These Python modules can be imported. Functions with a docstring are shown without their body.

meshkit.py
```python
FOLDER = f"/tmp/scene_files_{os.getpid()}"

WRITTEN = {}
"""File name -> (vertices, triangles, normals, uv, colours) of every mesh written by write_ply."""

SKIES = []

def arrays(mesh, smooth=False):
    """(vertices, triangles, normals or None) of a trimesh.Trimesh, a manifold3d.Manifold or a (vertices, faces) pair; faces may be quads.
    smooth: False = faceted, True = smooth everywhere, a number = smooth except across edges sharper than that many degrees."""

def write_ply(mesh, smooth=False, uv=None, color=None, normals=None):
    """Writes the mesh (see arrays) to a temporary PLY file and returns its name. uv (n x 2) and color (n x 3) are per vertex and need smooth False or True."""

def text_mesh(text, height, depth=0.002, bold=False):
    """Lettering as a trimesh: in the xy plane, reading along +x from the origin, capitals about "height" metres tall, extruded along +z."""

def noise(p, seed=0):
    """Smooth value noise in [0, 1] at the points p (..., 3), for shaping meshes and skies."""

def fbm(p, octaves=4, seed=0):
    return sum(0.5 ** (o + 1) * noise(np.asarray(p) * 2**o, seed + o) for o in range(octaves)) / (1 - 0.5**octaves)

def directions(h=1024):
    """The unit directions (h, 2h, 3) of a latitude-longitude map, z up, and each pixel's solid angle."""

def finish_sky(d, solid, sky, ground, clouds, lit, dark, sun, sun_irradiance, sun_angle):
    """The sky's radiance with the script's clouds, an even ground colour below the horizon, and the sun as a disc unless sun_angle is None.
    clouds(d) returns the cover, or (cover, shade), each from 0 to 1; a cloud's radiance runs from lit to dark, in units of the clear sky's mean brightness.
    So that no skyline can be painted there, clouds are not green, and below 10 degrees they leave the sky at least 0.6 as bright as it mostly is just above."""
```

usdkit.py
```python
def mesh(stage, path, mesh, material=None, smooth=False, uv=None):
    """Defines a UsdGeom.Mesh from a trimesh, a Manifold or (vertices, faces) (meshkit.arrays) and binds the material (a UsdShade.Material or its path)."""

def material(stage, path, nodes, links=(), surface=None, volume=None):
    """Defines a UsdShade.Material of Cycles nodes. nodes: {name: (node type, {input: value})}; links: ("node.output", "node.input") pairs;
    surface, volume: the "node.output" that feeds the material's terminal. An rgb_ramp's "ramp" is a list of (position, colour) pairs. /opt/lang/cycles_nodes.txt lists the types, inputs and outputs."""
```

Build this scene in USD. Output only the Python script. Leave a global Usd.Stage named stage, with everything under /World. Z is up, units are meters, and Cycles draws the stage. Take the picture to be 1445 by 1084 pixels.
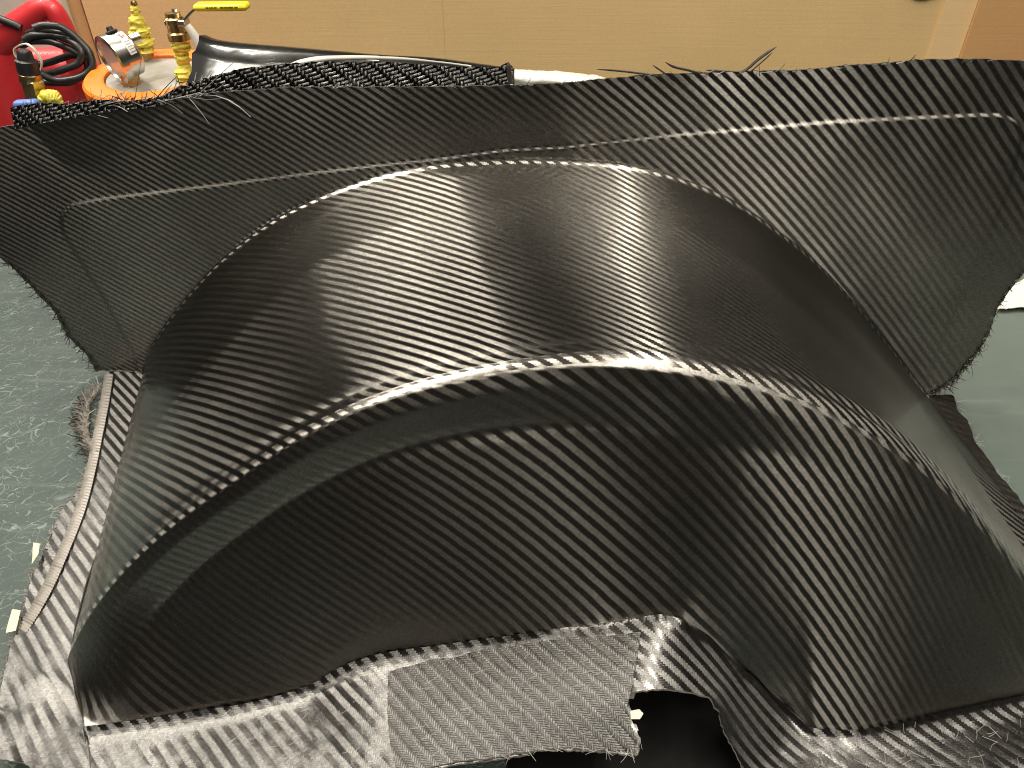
import math, random
import numpy as np
import trimesh
import usdkit, meshkit
from scipy.interpolate import RBFInterpolator, PchipInterpolator
from scipy.spatial import Delaunay
from shapely.geometry import Polygon, LineString, Point
from shapely import contains_xy
from pxr import Usd, UsdGeom, UsdLux, UsdShade, Gf, Sdf, Vt

stage = Usd.Stage.CreateInMemory()
UsdGeom.SetStageUpAxis(stage, 'Z')
UsdGeom.Xform.Define(stage, '/World')
UsdGeom.Scope.Define(stage, '/World/Looks')
rnd = random.Random(7)
rng = np.random.default_rng(7)

# ------------------------------------------------------------------ camera
PW, PH, FPX = 1445.0, 1084.0, 1071.0          # the photograph's size and focal length in pixels
CAM = np.array([0.0, 0.0, 0.5]); PITCH = math.radians(38.0)
cam = UsdGeom.Camera.Define(stage, '/World/camera')
cam.CreateHorizontalApertureAttr(36.0); cam.CreateVerticalApertureAttr(27.0)
cam.CreateFocalLengthAttr(36.0 * FPX / PW)
cam.CreateClippingRangeAttr(Gf.Vec2f(0.02, 50))
cam.CreateFStopAttr(0.0)
cam.CreateExposureAttr(0.0)
x_ = cam.AddTranslateOp(); x_.Set(Gf.Vec3d(*CAM))
cam.AddRotateXOp().Set(90.0 - math.degrees(PITCH))
CF = np.array([0, math.cos(PITCH), -math.sin(PITCH)]); CU = np.array([0, math.sin(PITCH), math.cos(PITCH)]); CR = np.array([1.0, 0, 0])

def rays(px):
    px = np.atleast_2d(np.asarray(px, float))
    return CF + ((px[:, :1] - PW / 2) / FPX) * CR - ((px[:, 1:2] - PH / 2) / FPX) * CU
def on_z(px, z=0.0):
    r = rays(px); s = (np.asarray(z, float).reshape(-1) - CAM[2]) / r[:, 2]
    return CAM + r * s[:, None]
def on_plane(px, p0, n):
    r = rays(px); n = np.asarray(n, float); s = ((np.asarray(p0) - CAM) @ n) / (r @ n)
    return CAM + r * s[:, None]
def at_y(px, y): return on_plane(px, (0, y, 0), (0, 1, 0))
def at_depth(px, s): return CAM + rays(px) * s

# ------------------------------------------------------------------ light
def rect_light(name, pos, target, w, h, power, color, turn=0.0):
    L = UsdLux.RectLight.Define(stage, '/World/' + name)
    L.CreateWidthAttr(w); L.CreateHeightAttr(h); L.CreateIntensityAttr(power); L.CreateColorAttr(Gf.Vec3f(*color)); L.CreateNormalizeAttr(False)
    m = Gf.Matrix4d(); m.SetLookAt(Gf.Vec3d(*pos), Gf.Vec3d(*target), Gf.Vec3d(0, 1, 0.001))
    spin = Gf.Matrix4d().SetRotate(Gf.Rotation(Gf.Vec3d(0, 0, 1), turn))
    L.AddTransformOp().Set(spin * m.GetInverse())
WARM = (1.0, 0.93, 0.80)
rect_light('ceiling_tube_light', (-1.35, 0.95, 2.4), (-1.35, 0.95, 0), 0.10, 2.2, 155.0, WARM, -46)
rect_light('ceiling_tube_light_001', (0.60, -0.25, 2.4), (0.60, -0.25, 0), 0.10, 3.5, 90.0, WARM, -7)
rect_light('ceiling_tube_light_002', (-1.25, -1.3, 2.4), (-1.25, -1.3, 0), 0.10, 2.2, 24.0, WARM, 0)
rect_light('ceiling_tube_light_003', (-2.35, 3.0, 2.4), (-2.35, 3.0, 0), 0.10, 2.1, 80.0, WARM, 84)
rect_light('ceiling_bounce_light', (0.0, -0.5, 2.6), (0.0, -0.5, 0), 8.0, 6.0, 0.19, (1.0, 0.9, 0.76))
dome = UsdLux.DomeLight.Define(stage, '/World/room_light')
dm = usdkit.material(stage, '/World/Looks/room_light', {'b': ('background_shader', {'color': (1.0, 0.9, 0.76), 'strength': 0.045})}, surface='b.background')
UsdShade.MaterialBindingAPI.Apply(dome.GetPrim()).Bind(dm)

# ------------------------------------------------------------------ material helpers
class G:
    """Collects Cycles nodes; values are 'node.output' strings."""
    def __init__(s): s.n, s.l, s.k = {}, [], 0
    def add(s, kind, out, **inp):
        s.k += 1; name = f'n{s.k}'; vals = {}
        for k, v in inp.items():
            if isinstance(v, str) and '.' in v and v.split('.')[0] in s.n: s.l.append((v, f'{name}.{k}'))
            else: vals[k] = v
        s.n[name] = (kind, vals)
        return f'{name}.{out}'
    def m(s, op, a, b=0.0, c=0.0): return s.add('math', 'value', math_type=op, value1=a, value2=b, value3=c)
    def mixf(s, f, a, b): return s.add('mix_float', 'result', fac=f, a=a, b=b)
    def mixc(s, f, a, b): return s.add('mix_color', 'result', fac=f, a=a, b=b)
    def mixv(s, f, a, b): return s.add('mix_vector', 'result', fac=f, a=a, b=b)
    def pos(s): return s.add('geometry', 'position')
    def noise(s, scale, detail=3.0, vec=None, out='fac', rough=0.5, dist=0.0):
        return s.add('noise_texture', out, vector=vec or s.pos(), scale=scale, detail=detail, roughness=rough, distortion=dist)
    def ramp(s, f, stops, out='color'): return s.add('rgb_ramp', out, fac=f, ramp=stops)
    def map(s, v, a, b, c, d): return s.add('map_range', 'result', value=v, from_min=a, from_max=b, to_min=c, to_max=d, clamp=True)
    def bump(s, h, dist, strength=1.0, normal=None):
        kw = dict(height=h, distance=dist, strength=strength)
        if normal: kw['normal'] = normal
        return s.add('bump', 'normal', **kw)
    def done(s, name, surf, vol=None): return usdkit.material(stage, '/World/Looks/' + name, s.n, s.l, surface=surf)

def simple(name, color, rough=0.5, metal=0.0, var=0.12, scale=30.0, bump=0.0, bscale=80.0, coat=0.0, spec=0.5, **kw):
    g = G(); f = g.noise(scale, 4.0)
    c = g.mixc(f, tuple(x * (1 - var) for x in color), tuple(min(1, x * (1 + var)) for x in color))
    args = dict(base_color=c, roughness=g.map(f, 0.3, 0.7, rough * 0.85, min(1, rough * 1.15)), metallic=metal, coat_weight=coat, specular_ior_level=spec, **kw)
    if bump: args['normal'] = g.bump(g.noise(bscale, 4.0), bump)
    return g.done(name, g.add('principled_bsdf', 'BSDF', **args))

def carbon(name, fibre=0.2, rough=0.42, coat=1.0, coat_rough=0.12, relief=0.0005, aniso=0.95, dust=0.0, wrinkle=0.0, tint=(1.0, 0.955, 0.88), base=0.008, edge=0.8, wob=0.8, float_len=4, coat_bump=False):
    """4x4 twill of flat tows. Primvar weave = (u, v) in tow widths, across_u and across_v = directions square to the two fibre directions."""
    g = G()
    uv = g.add('attribute', 'vector', attribute='weave')
    au = g.add('attribute', 'vector', attribute='across_u'); av = g.add('attribute', 'vector', attribute='across_v')
    # slight wander of the tows
    nz = g.add('noise_texture', 'color', vector=uv, scale=0.07, detail=3.0)
    wv_ = g.add('vector_math', 'vector', math_type='multiply_add', vector1=nz, vector2=(wob, wob, 0), vector3=uv)
    sx = g.add('separate_xyz', 'x', vector=wv_); sy = sx.split('.')[0] + '.y'
    i, j = g.m('floor', sx), g.m('floor', sy)
    fu, fv = g.m('subtract', sx, i), g.m('subtract', sy, j)
    k = g.m('floored_modulo', g.m('subtract', i, j), 2.0 * float_len)
    over = g.m('less_than', k, float_len - 0.5)                                # 1: the tow along v lies on top
    cu = g.m('subtract', 1.0, g.m('power', g.m('absolute', g.m('multiply_add', fu, 2.0, -1.0)), 2.6))
    cv = g.m('subtract', 1.0, g.m('power', g.m('absolute', g.m('multiply_add', fv, 2.0, -1.0)), 2.6))
    pv = g.m('multiply', g.m('add', g.m('subtract', float_len - 1.0, k), fv), 1.0 / float_len)
    pu = g.m('multiply', g.m('add', g.m('subtract', k, float(float_len)), fu), 1.0 / float_len)
    def crown(p): return g.m('subtract', 1.0, g.m('power', g.m('absolute', g.m('multiply_add', p, 2.0, -1.0)), 2.2))
    hv = g.m('multiply', cu, g.m('multiply_add', crown(pv), 0.6, 0.4))
    hu = g.m('multiply', cv, g.m('multiply_add', crown(pu), 0.6, 0.4))
    h = g.mixf(over, hu, hv)
    tang = g.mixv(over, au, av)                                    # across the fibre: the wide direction of the lobe
    # fine filaments along the tow
    fil_u = g.add('noise_texture', 'fac', vector=g.add('vector_math', 'vector', math_type='multiply', vector1=wv_, vector2=(0.5, 9.0, 0)), scale=1.0, detail=2.0)
    fil_v = g.add('noise_texture', 'fac', vector=g.add('vector_math', 'vector', math_type='multiply', vector1=wv_, vector2=(9.0, 0.5, 0)), scale=1.0, detail=2.0)
    fil = g.mixf(over, fil_u, fil_v)
    height = g.m('multiply_add', fil, 0.22, h)
    nrm = g.bump(height, relief, 1.0)
    if wrinkle:
        nrm = g.bump(g.noise(55.0, 4.0, dist=0.6), wrinkle, 1.0, nrm)
    smooth = g.bump(g.noise(18.0, 3.0), 0.0008, 1.0)
    tone = g.noise(9.0, 4.0)
    per = g.add('white_noise_texture', 'value', vector=g.add('combine_xyz', 'vector', x=i, y=j, z=over))
    amt = g.m('multiply', g.map(per, 0, 1, 0.75, 1.15), g.m('multiply', g.map(tone, 0.3, 0.7, 0.8, 1.15), g.map(h, 0.0, 0.35, edge, 1.0)))
    c = g.add('vector_math', 'vector', math_type='scale', vector1=tuple(fibre * t for t in tint), scale=amt)
    fib = g.add('principled_bsdf', 'BSDF', base_color=c, metallic=1.0, roughness=g.map(fil, 0.3, 0.7, rough * 0.9, rough * 1.1), anisotropic=aniso, tangent=tang, normal=nrm,
                coat_weight=coat, coat_roughness=coat_rough, coat_normal=nrm if coat_bump else smooth)
    out = fib
    if dust:
        dn = g.map(g.noise(24.0, 6.0, rough=0.7), 0.42, 0.75, 0.0, dust)
        dif = g.add('diffuse_bsdf', 'BSDF', color=(0.22, 0.205, 0.19), normal=nrm)
        out = g.add('mix_closure', 'closure', fac=dn, closure1=fib, closure2=dif)
    return g.done(name, out)

M = {}
M['carbon_gloss'] = carbon('carbon_gloss', fibre=0.27, rough=0.29, coat=0.35, coat_rough=0.13, relief=0.000015, aniso=1.0)
M['carbon_panel'] = carbon('carbon_panel', fibre=0.24, rough=0.38, coat=0.25, coat_rough=0.25, relief=0.000015, aniso=1.0)
M['carbon_raw'] = carbon('carbon_raw', fibre=0.15, rough=0.34, coat=0.15, coat_rough=0.3, relief=0.00005, dust=0.03, tint=(1.0, 0.975, 0.955), wrinkle=0.0003, aniso=1.0)
M['carbon_patch'] = carbon('carbon_patch', fibre=0.16, rough=0.45, coat=0.1, coat_rough=0.4, relief=0.0005, dust=0.35, wrinkle=0.0008, aniso=0.9, tint=(1.0, 0.98, 0.96))
M['fibre'] = simple('fibre', (0.05, 0.047, 0.043), 0.4, 0.3, spec=0.6)
M['fibre_pale'] = simple('fibre_pale', (0.27, 0.25, 0.225), 0.5)
M['resin_edge'] = simple('resin_edge', (0.42, 0.40, 0.36), 0.45)

# ------------------------------------------------------------------ prims
used = {}
def numbered(parent, name):
    k = (parent, name); n = used.get(k, 0); used[k] = n + 1
    return name if n == 0 else f'{name}_{n:03d}'
def keys(p, label=None, cat=None, group=None, kind=None):
    for k, v in (('label', label), ('category', cat), ('group', group), ('kind', kind)):
        if v: p.SetCustomDataByKey(k, v)
def thing(name, label, cat, loc=(0, 0, 0), group=None, kind=None):
    x = UsdGeom.Xform.Define(stage, '/World/' + numbered('/World', name)); x.AddTranslateOp().Set(Gf.Vec3d(*map(float, loc)))
    keys(x.GetPrim(), label, cat, group, kind); x.loc = np.array(loc, float); return x
LOC = {}
def obj(name, mesh, mat, parent=None, smooth=35, **kd):
    """mesh in world coordinates; becomes ONE Mesh under parent (a thing or a part)."""
    base = parent.GetPath().pathString if parent is not None else '/World'
    path = base + '/' + numbered(base, name)
    off = np.zeros(3)
    if parent is not None:
        off = np.array(UsdGeom.XformCache().GetLocalToWorldTransform(parent.GetPrim()).ExtractTranslation())
    if isinstance(mesh, list): mesh = trimesh.util.concatenate(mesh)
    if isinstance(mesh, tuple): mesh = trimesh.Trimesh(*mesh, process=False)
    if isinstance(mesh, trimesh.Trimesh): mesh = trimesh.Trimesh(mesh.vertices - off, mesh.faces, process=False)
    m = usdkit.mesh(stage, path, mesh, M[mat], smooth=smooth)
    keys(m.GetPrim(), **kd); return m

TOW = 0.00138
def woven(name, V, F, UV, mat, parent, N=None, **kd):
    """A mesh with weave coordinates; V world, UV metres."""
    base = parent.GetPath().pathString if parent is not None else '/World'
    path = base + '/' + numbered(base, name)
    V, F, UV = np.asarray(V, float), np.asarray(F, int), np.asarray(UV, float)
    e1, e2 = V[F[:, 1]] - V[F[:, 0]], V[F[:, 2]] - V[F[:, 0]]
    fn = np.cross(e1, e2)
    if N is None:
        N = np.zeros_like(V)
        for k in range(3): np.add.at(N, F[:, k], fn)
        N /= np.maximum(np.linalg.norm(N, axis=1, keepdims=True), 1e-12)
    d1, d2 = UV[F[:, 1]] - UV[F[:, 0]], UV[F[:, 2]] - UV[F[:, 0]]
    det = d1[:, 0] * d2[:, 1] - d2[:, 0] * d1[:, 1]; det = np.where(np.abs(det) < 1e-14, 1e-14, det)
    tu = (e1 * d2[:, 1:2] - e2 * d1[:, 1:2]) / det[:, None]; tv = (e2 * d1[:, 0:1] - e1 * d2[:, 0:1]) / det[:, None]
    w = np.linalg.norm(fn, axis=1, keepdims=True)
    out = []
    for t in (tu, tv):
        a = np.zeros_like(V); t = t / np.maximum(np.linalg.norm(t, axis=1, keepdims=True), 1e-12) * w
        for k in range(3): np.add.at(a, F[:, k], t)
        a -= N * (a * N).sum(1, keepdims=True)
        out.append(a / np.maximum(np.linalg.norm(a, axis=1, keepdims=True), 1e-12))
    m = UsdGeom.Mesh.Define(stage, path)
    m.CreatePointsAttr(Vt.Vec3fArray.FromNumpy(V.astype(np.float32)))
    m.CreateFaceVertexCountsAttr(Vt.IntArray.FromNumpy(np.full(len(F), 3, np.int32)))
    m.CreateFaceVertexIndicesAttr(Vt.IntArray.FromNumpy(F.astype(np.int32).ravel()))
    m.CreateSubdivisionSchemeAttr('none')
    m.CreateNormalsAttr(Vt.Vec3fArray.FromNumpy(N.astype(np.float32))); m.SetNormalsInterpolation('vertex')
    api = UsdGeom.PrimvarsAPI(m)
    wv = np.c_[UV / TOW, np.zeros(len(UV))]
    for nm, arr in (('weave', wv), ('across_u', np.cross(N, out[0])), ('across_v', np.cross(N, out[1]))):
        api.CreatePrimvar(nm, Sdf.ValueTypeNames.Float3Array, 'vertex').Set(Vt.Vec3fArray.FromNumpy(arr.astype(np.float32)))
    UsdShade.MaterialBindingAPI.Apply(m.GetPrim()).Bind(M[mat])
    keys(m.GetPrim(), **kd); return m

def curve(pts, n, closed=False):
    """Smooth resampling of a pixel or space polyline by chord length."""
    p = np.asarray(pts, float); d = np.r_[0, np.cumsum(np.linalg.norm(np.diff(p, axis=0), axis=1))]
    t = np.linspace(0, d[-1], n)
    return np.stack([PchipInterpolator(d, p[:, k])(t) for k in range(p.shape[1])], 1)
def ragged(pts, n, amp, seed=0, freq=0.12):
    p = np.asarray(pts, float); d = np.r_[0, np.cumsum(np.linalg.norm(np.diff(p, axis=0), axis=1))]
    t = np.linspace(0, d[-1], n)
    q = np.stack([np.interp(t, d, p[:, k]) for k in range(2)], 1)
    r = np.random.default_rng(seed)
    off = (meshkit.fbm(np.c_[t * freq, np.full(n, seed * 3.1), np.zeros(n)], 4, seed) - 0.5) * 2 * amp + r.normal(0, amp * 0.18, n)
    tg = np.gradient(q, axis=0); tg /= np.linalg.norm(tg, axis=1, keepdims=True) + 1e-9
    return q + np.c_[-tg[:, 1], tg[:, 0]] * off[:, None]

def sheet_px(poly, step):
    """Pixel polygon -> (points, triangles) of a fine triangulation."""
    P = Polygon(poly).buffer(0)
    if P.geom_type != 'Polygon': P = max(P.geoms, key=lambda q: q.area)
    b = np.array(P.exterior.coords)[:-1]
    x0, y0, x1, y1 = P.bounds
    gx, gy = np.meshgrid(np.arange(x0, x1, step), np.arange(y0, y1, step * 0.87)); gx = gx + (np.arange(gx.shape[0]) % 2)[:, None] * step / 2
    g = np.c_[gx.ravel(), gy.ravel()]; inner = P.buffer(-step * 0.55)
    g = g[contains_xy(inner, g[:, 0], g[:, 1])]
    pts = np.vstack([b, g]); T = Delaunay(pts).simplices
    c = pts[T].mean(1); T = T[contains_xy(P, c[:, 0], c[:, 1])]
    a = pts[T]; area = np.cross(a[:, 1] - a[:, 0], a[:, 2] - a[:, 0])
    T[area > 0] = T[area > 0][:, ::-1]                              # so that normals face the camera
    return pts, T[np.abs(area) > 1e-6], len(b)
def thicken(V, F, UV, nb, off):
    """Closed slab: front V, back V + off, rim along the first nb boundary points."""
    n = len(V); i = np.arange(nb); j = (i + 1) % nb
    rim = np.vstack([np.c_[i, j, j + n], np.c_[i, j + n, i + n]])
    return np.vstack([V, V + off]), np.vstack([F, F[:, ::-1] + n]), np.vstack([UV, UV]), rim

def grid_faces(nr, nc):
    i, j = np.meshgrid(np.arange(nr - 1), np.arange(nc - 1), indexing='ij'); a = (i * nc + j).ravel()
    return np.vstack([np.c_[a, a + nc, a + 1], np.c_[a + 1, a + nc, a + nc + 1]])
def sstep(a, b, x):
    t = np.clip((x - a) / (b - a), 0, 1); return t * t * (3 - 2 * t)
def tube(path, r, sides=10, caps=True):
    p = np.asarray(path, float); r = np.broadcast_to(np.asarray(r, float), (len(p),))
    t = np.gradient(p, axis=0); t /= np.linalg.norm(t, axis=1, keepdims=True) + 1e-12
    a = np.cross(t[0], [0, 0, 1.0]);
    if np.linalg.norm(a) < 0.1: a = np.cross(t[0], [1.0, 0, 0])
    A = []
    for k in range(len(p)):
        a = a - t[k] * (a @ t[k]); a /= np.linalg.norm(a) + 1e-12; A.append(a)
    A = np.array(A); B = np.cross(t, A); ang = np.arange(sides) * 2 * np.pi / sides
    v = p[:, None] + r[:, None, None] * (np.cos(ang)[None, :, None] * A[:, None] + np.sin(ang)[None, :, None] * B[:, None])
    i, j = np.meshgrid(np.arange(len(p) - 1), np.arange(sides), indexing='ij')
    q = np.stack([i * sides + j, i * sides + (j + 1) % sides, (i + 1) * sides + (j + 1) % sides, (i + 1) * sides + j], -1).reshape(-1, 4)
    v = v.reshape(-1, 3); f = [q[:, [0, 1, 2]], q[:, [0, 2, 3]]]
    if caps:
        n = len(v); v = np.vstack([v, p[0], p[-1]]); s = np.arange(sides); e = (len(p) - 1) * sides
        f += [np.c_[np.full(sides, n), (s + 1) % sides, s], np.c_[np.full(sides, n + 1), e + s, e + (s + 1) % sides]]
    return trimesh.Trimesh(v, np.vstack(f), process=False)
def lathe(profile, sides=32, center=(0, 0, 0), axis=(0, 0, 1)):
    pr = np.asarray(profile, float); ang = np.arange(sides) * 2 * np.pi / sides
    v = np.stack([pr[:, None, 0] * np.cos(ang), pr[:, None, 0] * np.sin(ang), np.repeat(pr[:, 1:2], sides, 1)], -1).reshape(-1, 3)
    i, j = np.meshgrid(np.arange(len(pr) - 1), np.arange(sides), indexing='ij')
    q = np.stack([i * sides + j, i * sides + (j + 1) % sides, (i + 1) * sides + (j + 1) % sides, (i + 1) * sides + j], -1).reshape(-1, 4)
    m = trimesh.Trimesh(v, np.vstack([q[:, [0, 1, 2]], q[:, [0, 2, 3]]]), process=False)
    ax = np.asarray(axis, float); ax /= np.linalg.norm(ax)
    m.apply_transform(trimesh.geometry.align_vectors([0, 0, 1], ax)); m.apply_translation(center); return m
def box(size, center, rot=None, bevel=0.0):
    if bevel:
        import manifold3d as m3
        s = np.array(size) / 2 - bevel
        pts = [m3.Manifold.sphere(bevel, 12).translate((sx * s[0], sy * s[1], sz * s[2])) for sx in (-1, 1) for sy in (-1, 1) for sz in (-1, 1)]
        mm = m3.Manifold.batch_hull(pts).to_mesh(); m = trimesh.Trimesh(mm.vert_properties[:, :3], mm.tri_verts, process=False)
    else: m = trimesh.creation.box(size)
    if rot is not None: m.apply_transform(rot)
    m.apply_translation(center); return m
def strands(paths, w):
    """Flat crossed ribbons along thin paths."""
    return trimesh.util.concatenate([tube(p, np.linspace(w, w * 0.4, len(p)), 3, False) for p in paths])

# ------------------------------------------------------------------ the table and what stands behind
g = G(); P0 = g.pos()
warp = g.add('vector_math', 'vector', math_type='multiply_add', vector1=g.add('noise_texture', 'color', vector=P0, scale=60.0, detail=3.0), vector2=(0.014, 0.014, 0), vector3=P0)
def cracks(scale, wdt):
    d = g.add('voronoi_texture', 'distance', vector=warp, scale=scale, feature='distance_to_edge')
    return g.map(d, 0.0, wdt, 1.0, 0.0)
ck = g.m('maximum', g.m('multiply', cracks(120.0, 0.05), g.map(g.noise(26.0, 3.0), 0.34, 0.55, 0, 1)), g.m('multiply', cracks(48.0, 0.03), g.map(g.noise(18.0, 3.0), 0.45, 0.6, 0, 1)))
px_ = g.add('separate_xyz', 'x', vector=P0)
left = g.map(px_, -0.15, 0.25, 1.0, 0.0)
film = g.map(g.noise(7.0, 5.0, rough=0.65), 0.35, 0.68, 0.0, 1.0)
glass = g.mixc(film, (0.027, 0.045, 0.042), (0.055, 0.074, 0.068))
streak = g.noise(1.0, 5.0, g.add('vector_math', 'vector', math_type='multiply', vector1=P0, vector2=(9, 70, 1)), rough=0.65)
glass = g.mixc(g.map(streak, 0.55, 0.75, 0, 0.4), glass, (0.15, 0.175, 0.155))
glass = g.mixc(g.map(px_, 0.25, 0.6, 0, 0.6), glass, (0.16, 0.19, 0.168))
col = g.mixc(g.m('multiply', ck, g.m('multiply', left, 0.7)), glass, (0.24, 0.285, 0.265))
M['table_glass'] = g.done('table_glass', g.add('principled_bsdf', 'BSDF', base_color=col, roughness=g.map(film, 0, 1, 0.38, 0.58), specular_ior_level=0.3, normal=g.bump(g.m('multiply', ck, left), 0.0004)))
TABLE_BACK = 1.40
t = obj('table_top', box((1.56, TABLE_BACK - 0.12, 0.02), (0.03, (TABLE_BACK + 0.12) / 2, -0.0105), bevel=0.004), 'table_glass', kind='structure')

# ------------------------------------------------------------------ the carbon fibre part
part = thing('carbon_fibre_wheel_arch', 'large glossy black twill carbon fibre wheel arch moulding with untrimmed frayed edges', 'wheel arch')
pl, pr = on_z([(135, 525)], 0.006)[0], on_z([(1310, 556)], 0.006)[0]
ux = pr - pl; ux /= np.linalg.norm(ux)
LEAN = math.radians(3.0)
uz = np.array([0, 0, 1.0]) * math.cos(LEAN) + np.cross([0, 0, 1.0], ux) * math.sin(LEAN)       # up the panel, leaning a little away
pn = np.cross(ux, uz)                                                                          # towards the viewer
if pn[1] > 0: pn = -pn
def on_panel(px, off=0.0): return on_plane(px, pl + pn * off, pn)
def panel_sz(P): return np.c_[(P - pl) @ ux, (P - pl) @ uz]

ROOT = [(203, 522), (212, 495), (232, 462), (270, 412), (330, 352), (400, 303), (480, 267), (560, 243), (640, 230), (740, 226), (850, 231), (930, 244), (1010, 272), (1080, 315), (1150, 370), (1210, 435), (1255, 492), (1305, 557)]
RIDGE = [(95, 932), (118, 880), (170, 812), (240, 745), (340, 672), (430, 614), (530, 567), (640, 535), (740, 518), (850, 509), (950, 515), (1040, 532), (1130, 560), (1220, 602), (1300, 652), (1380, 728), (1445, 806), (1530, 905), (1600, 990)]
BASE = [(120, 1030), (200, 1021), (300, 1007), (380, 990), (440, 972), (490, 945), (540, 930), (640, 915), (740, 901), (840, 886), (930, 875), (965, 885), (1000, 908), (1060, 962), (1110, 1005), (1150, 1034), (1200, 1036), (1260, 1028), (1360, 1005), (1445, 985), (1540, 962), (1600, 1005)]
NT = 420
root3 = on_panel(curve(ROOT, 900)); root3[:, 2] = np.maximum(root3[:, 2], 0.006)
YR, KR = 0.305, 0.20
rp = curve(RIDGE, 900); ridge3 = on_plane(rp, (0, YR, 0.01), (0.0, 1, -KR))
ridge3[:, 2] = np.maximum(ridge3[:, 2], 0.008)
# heights of the front flange where the face meets it
HB = {(120, 1030): .006, (300, 1007): .008, (440, 972): .020, (490, 945): .031, (540, 930): .038, (740, 901): .060, (930, 875): .080, (965, 885): .076, (1000, 908): .060, (1060, 962): .028, (1110, 1005): .012, (1150, 1034): .006, (1260, 1028): .006, (1445, 985): .006, (1600, 1005): .006}
bp = curve(BASE, 900)
hb = PchipInterpolator([k[0] for k in HB], list(HB.values()))(np.clip(bp[:, 0], 120, 1600))
base3 = on_z(bp, hb)

def by_x(P, frac_map=None):
    """Resample a 3D curve at NT stations by chord fraction."""
    d = np.r_[0, np.cumsum(np.linalg.norm(np.diff(P, axis=0), axis=1))]; d /= d[-1]
    t = np.linspace(0, 1, NT)
    return np.stack([np.interp(t, d, P[:, k]) for k in range(3)], 1)
Rt, Ft = by_x(root3), by_x(ridge3)
# base stations below the ridge stations (same x), ends squeezed in
bx = base3[:, 0]
xw = np.clip((Ft[:, 0] - Ft[0, 0]) / (Ft[-1, 0] - Ft[0, 0]), 0, 1)
xb = bx[0] + xw * (bx[-1] - bx[0])
Bt = np.stack([np.interp(xb, bx, base3[:, k]) for k in range(3)], 1)
tt = np.linspace(0, 1, NT)
# rows: root fillet + top + shoulder + face + foot fillet
rows = []
rad = 0.0075 + 0.0065 * sstep(0.30, 0.62, tt) * (1 - 0.3 * sstep(0.85, 1, tt))
rad *= np.clip(np.minimum(tt, 1 - tt) / 0.06, 0.25, 1)
top_dir = Rt - Ft; top_len = np.linalg.norm(top_dir, axis=1); top_dir /= top_len[:, None]
fc_dir = Bt - Ft; fc_len = np.linalg.norm(fc_dir, axis=1); fc_dir /= np.maximum(fc_len, 1e-6)[:, None]
rr = np.minimum(rad, fc_len * 0.35)
along = np.gradient(Ft, axis=0); along /= np.linalg.norm(along, axis=1, keepdims=True)
ntop = np.cross(along, -top_dir); ntop /= np.linalg.norm(ntop, axis=1, keepdims=True)
ntop *= np.sign((ntop * np.c_[np.zeros(NT), np.zeros(NT), np.ones(NT)]).sum(1) + 1e-9)[:, None] if False else 1
if ntop[NT // 2, 2] < 0: ntop = -ntop
nface = np.cross(np.tile([1.0, 0.08, 0], (NT, 1)), fc_dir); nface /= np.linalg.norm(nface, axis=1, keepdims=True)
if nface[NT // 2, 1] > 0: nface = -nface
S0 = Ft + top_dir * rr[:, None]; S1 = Ft + fc_dir * (rr * 0.45)[:, None]
from scipy.ndimage import gaussian_filter1d
Bsm = gaussian_filter1d(Bt, 60, axis=0, mode='nearest'); Bsm += (Bt - Bsm) * np.clip(1 - np.minimum(tt, 1 - tt) / 0.12, 0, 1)[:, None]
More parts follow.
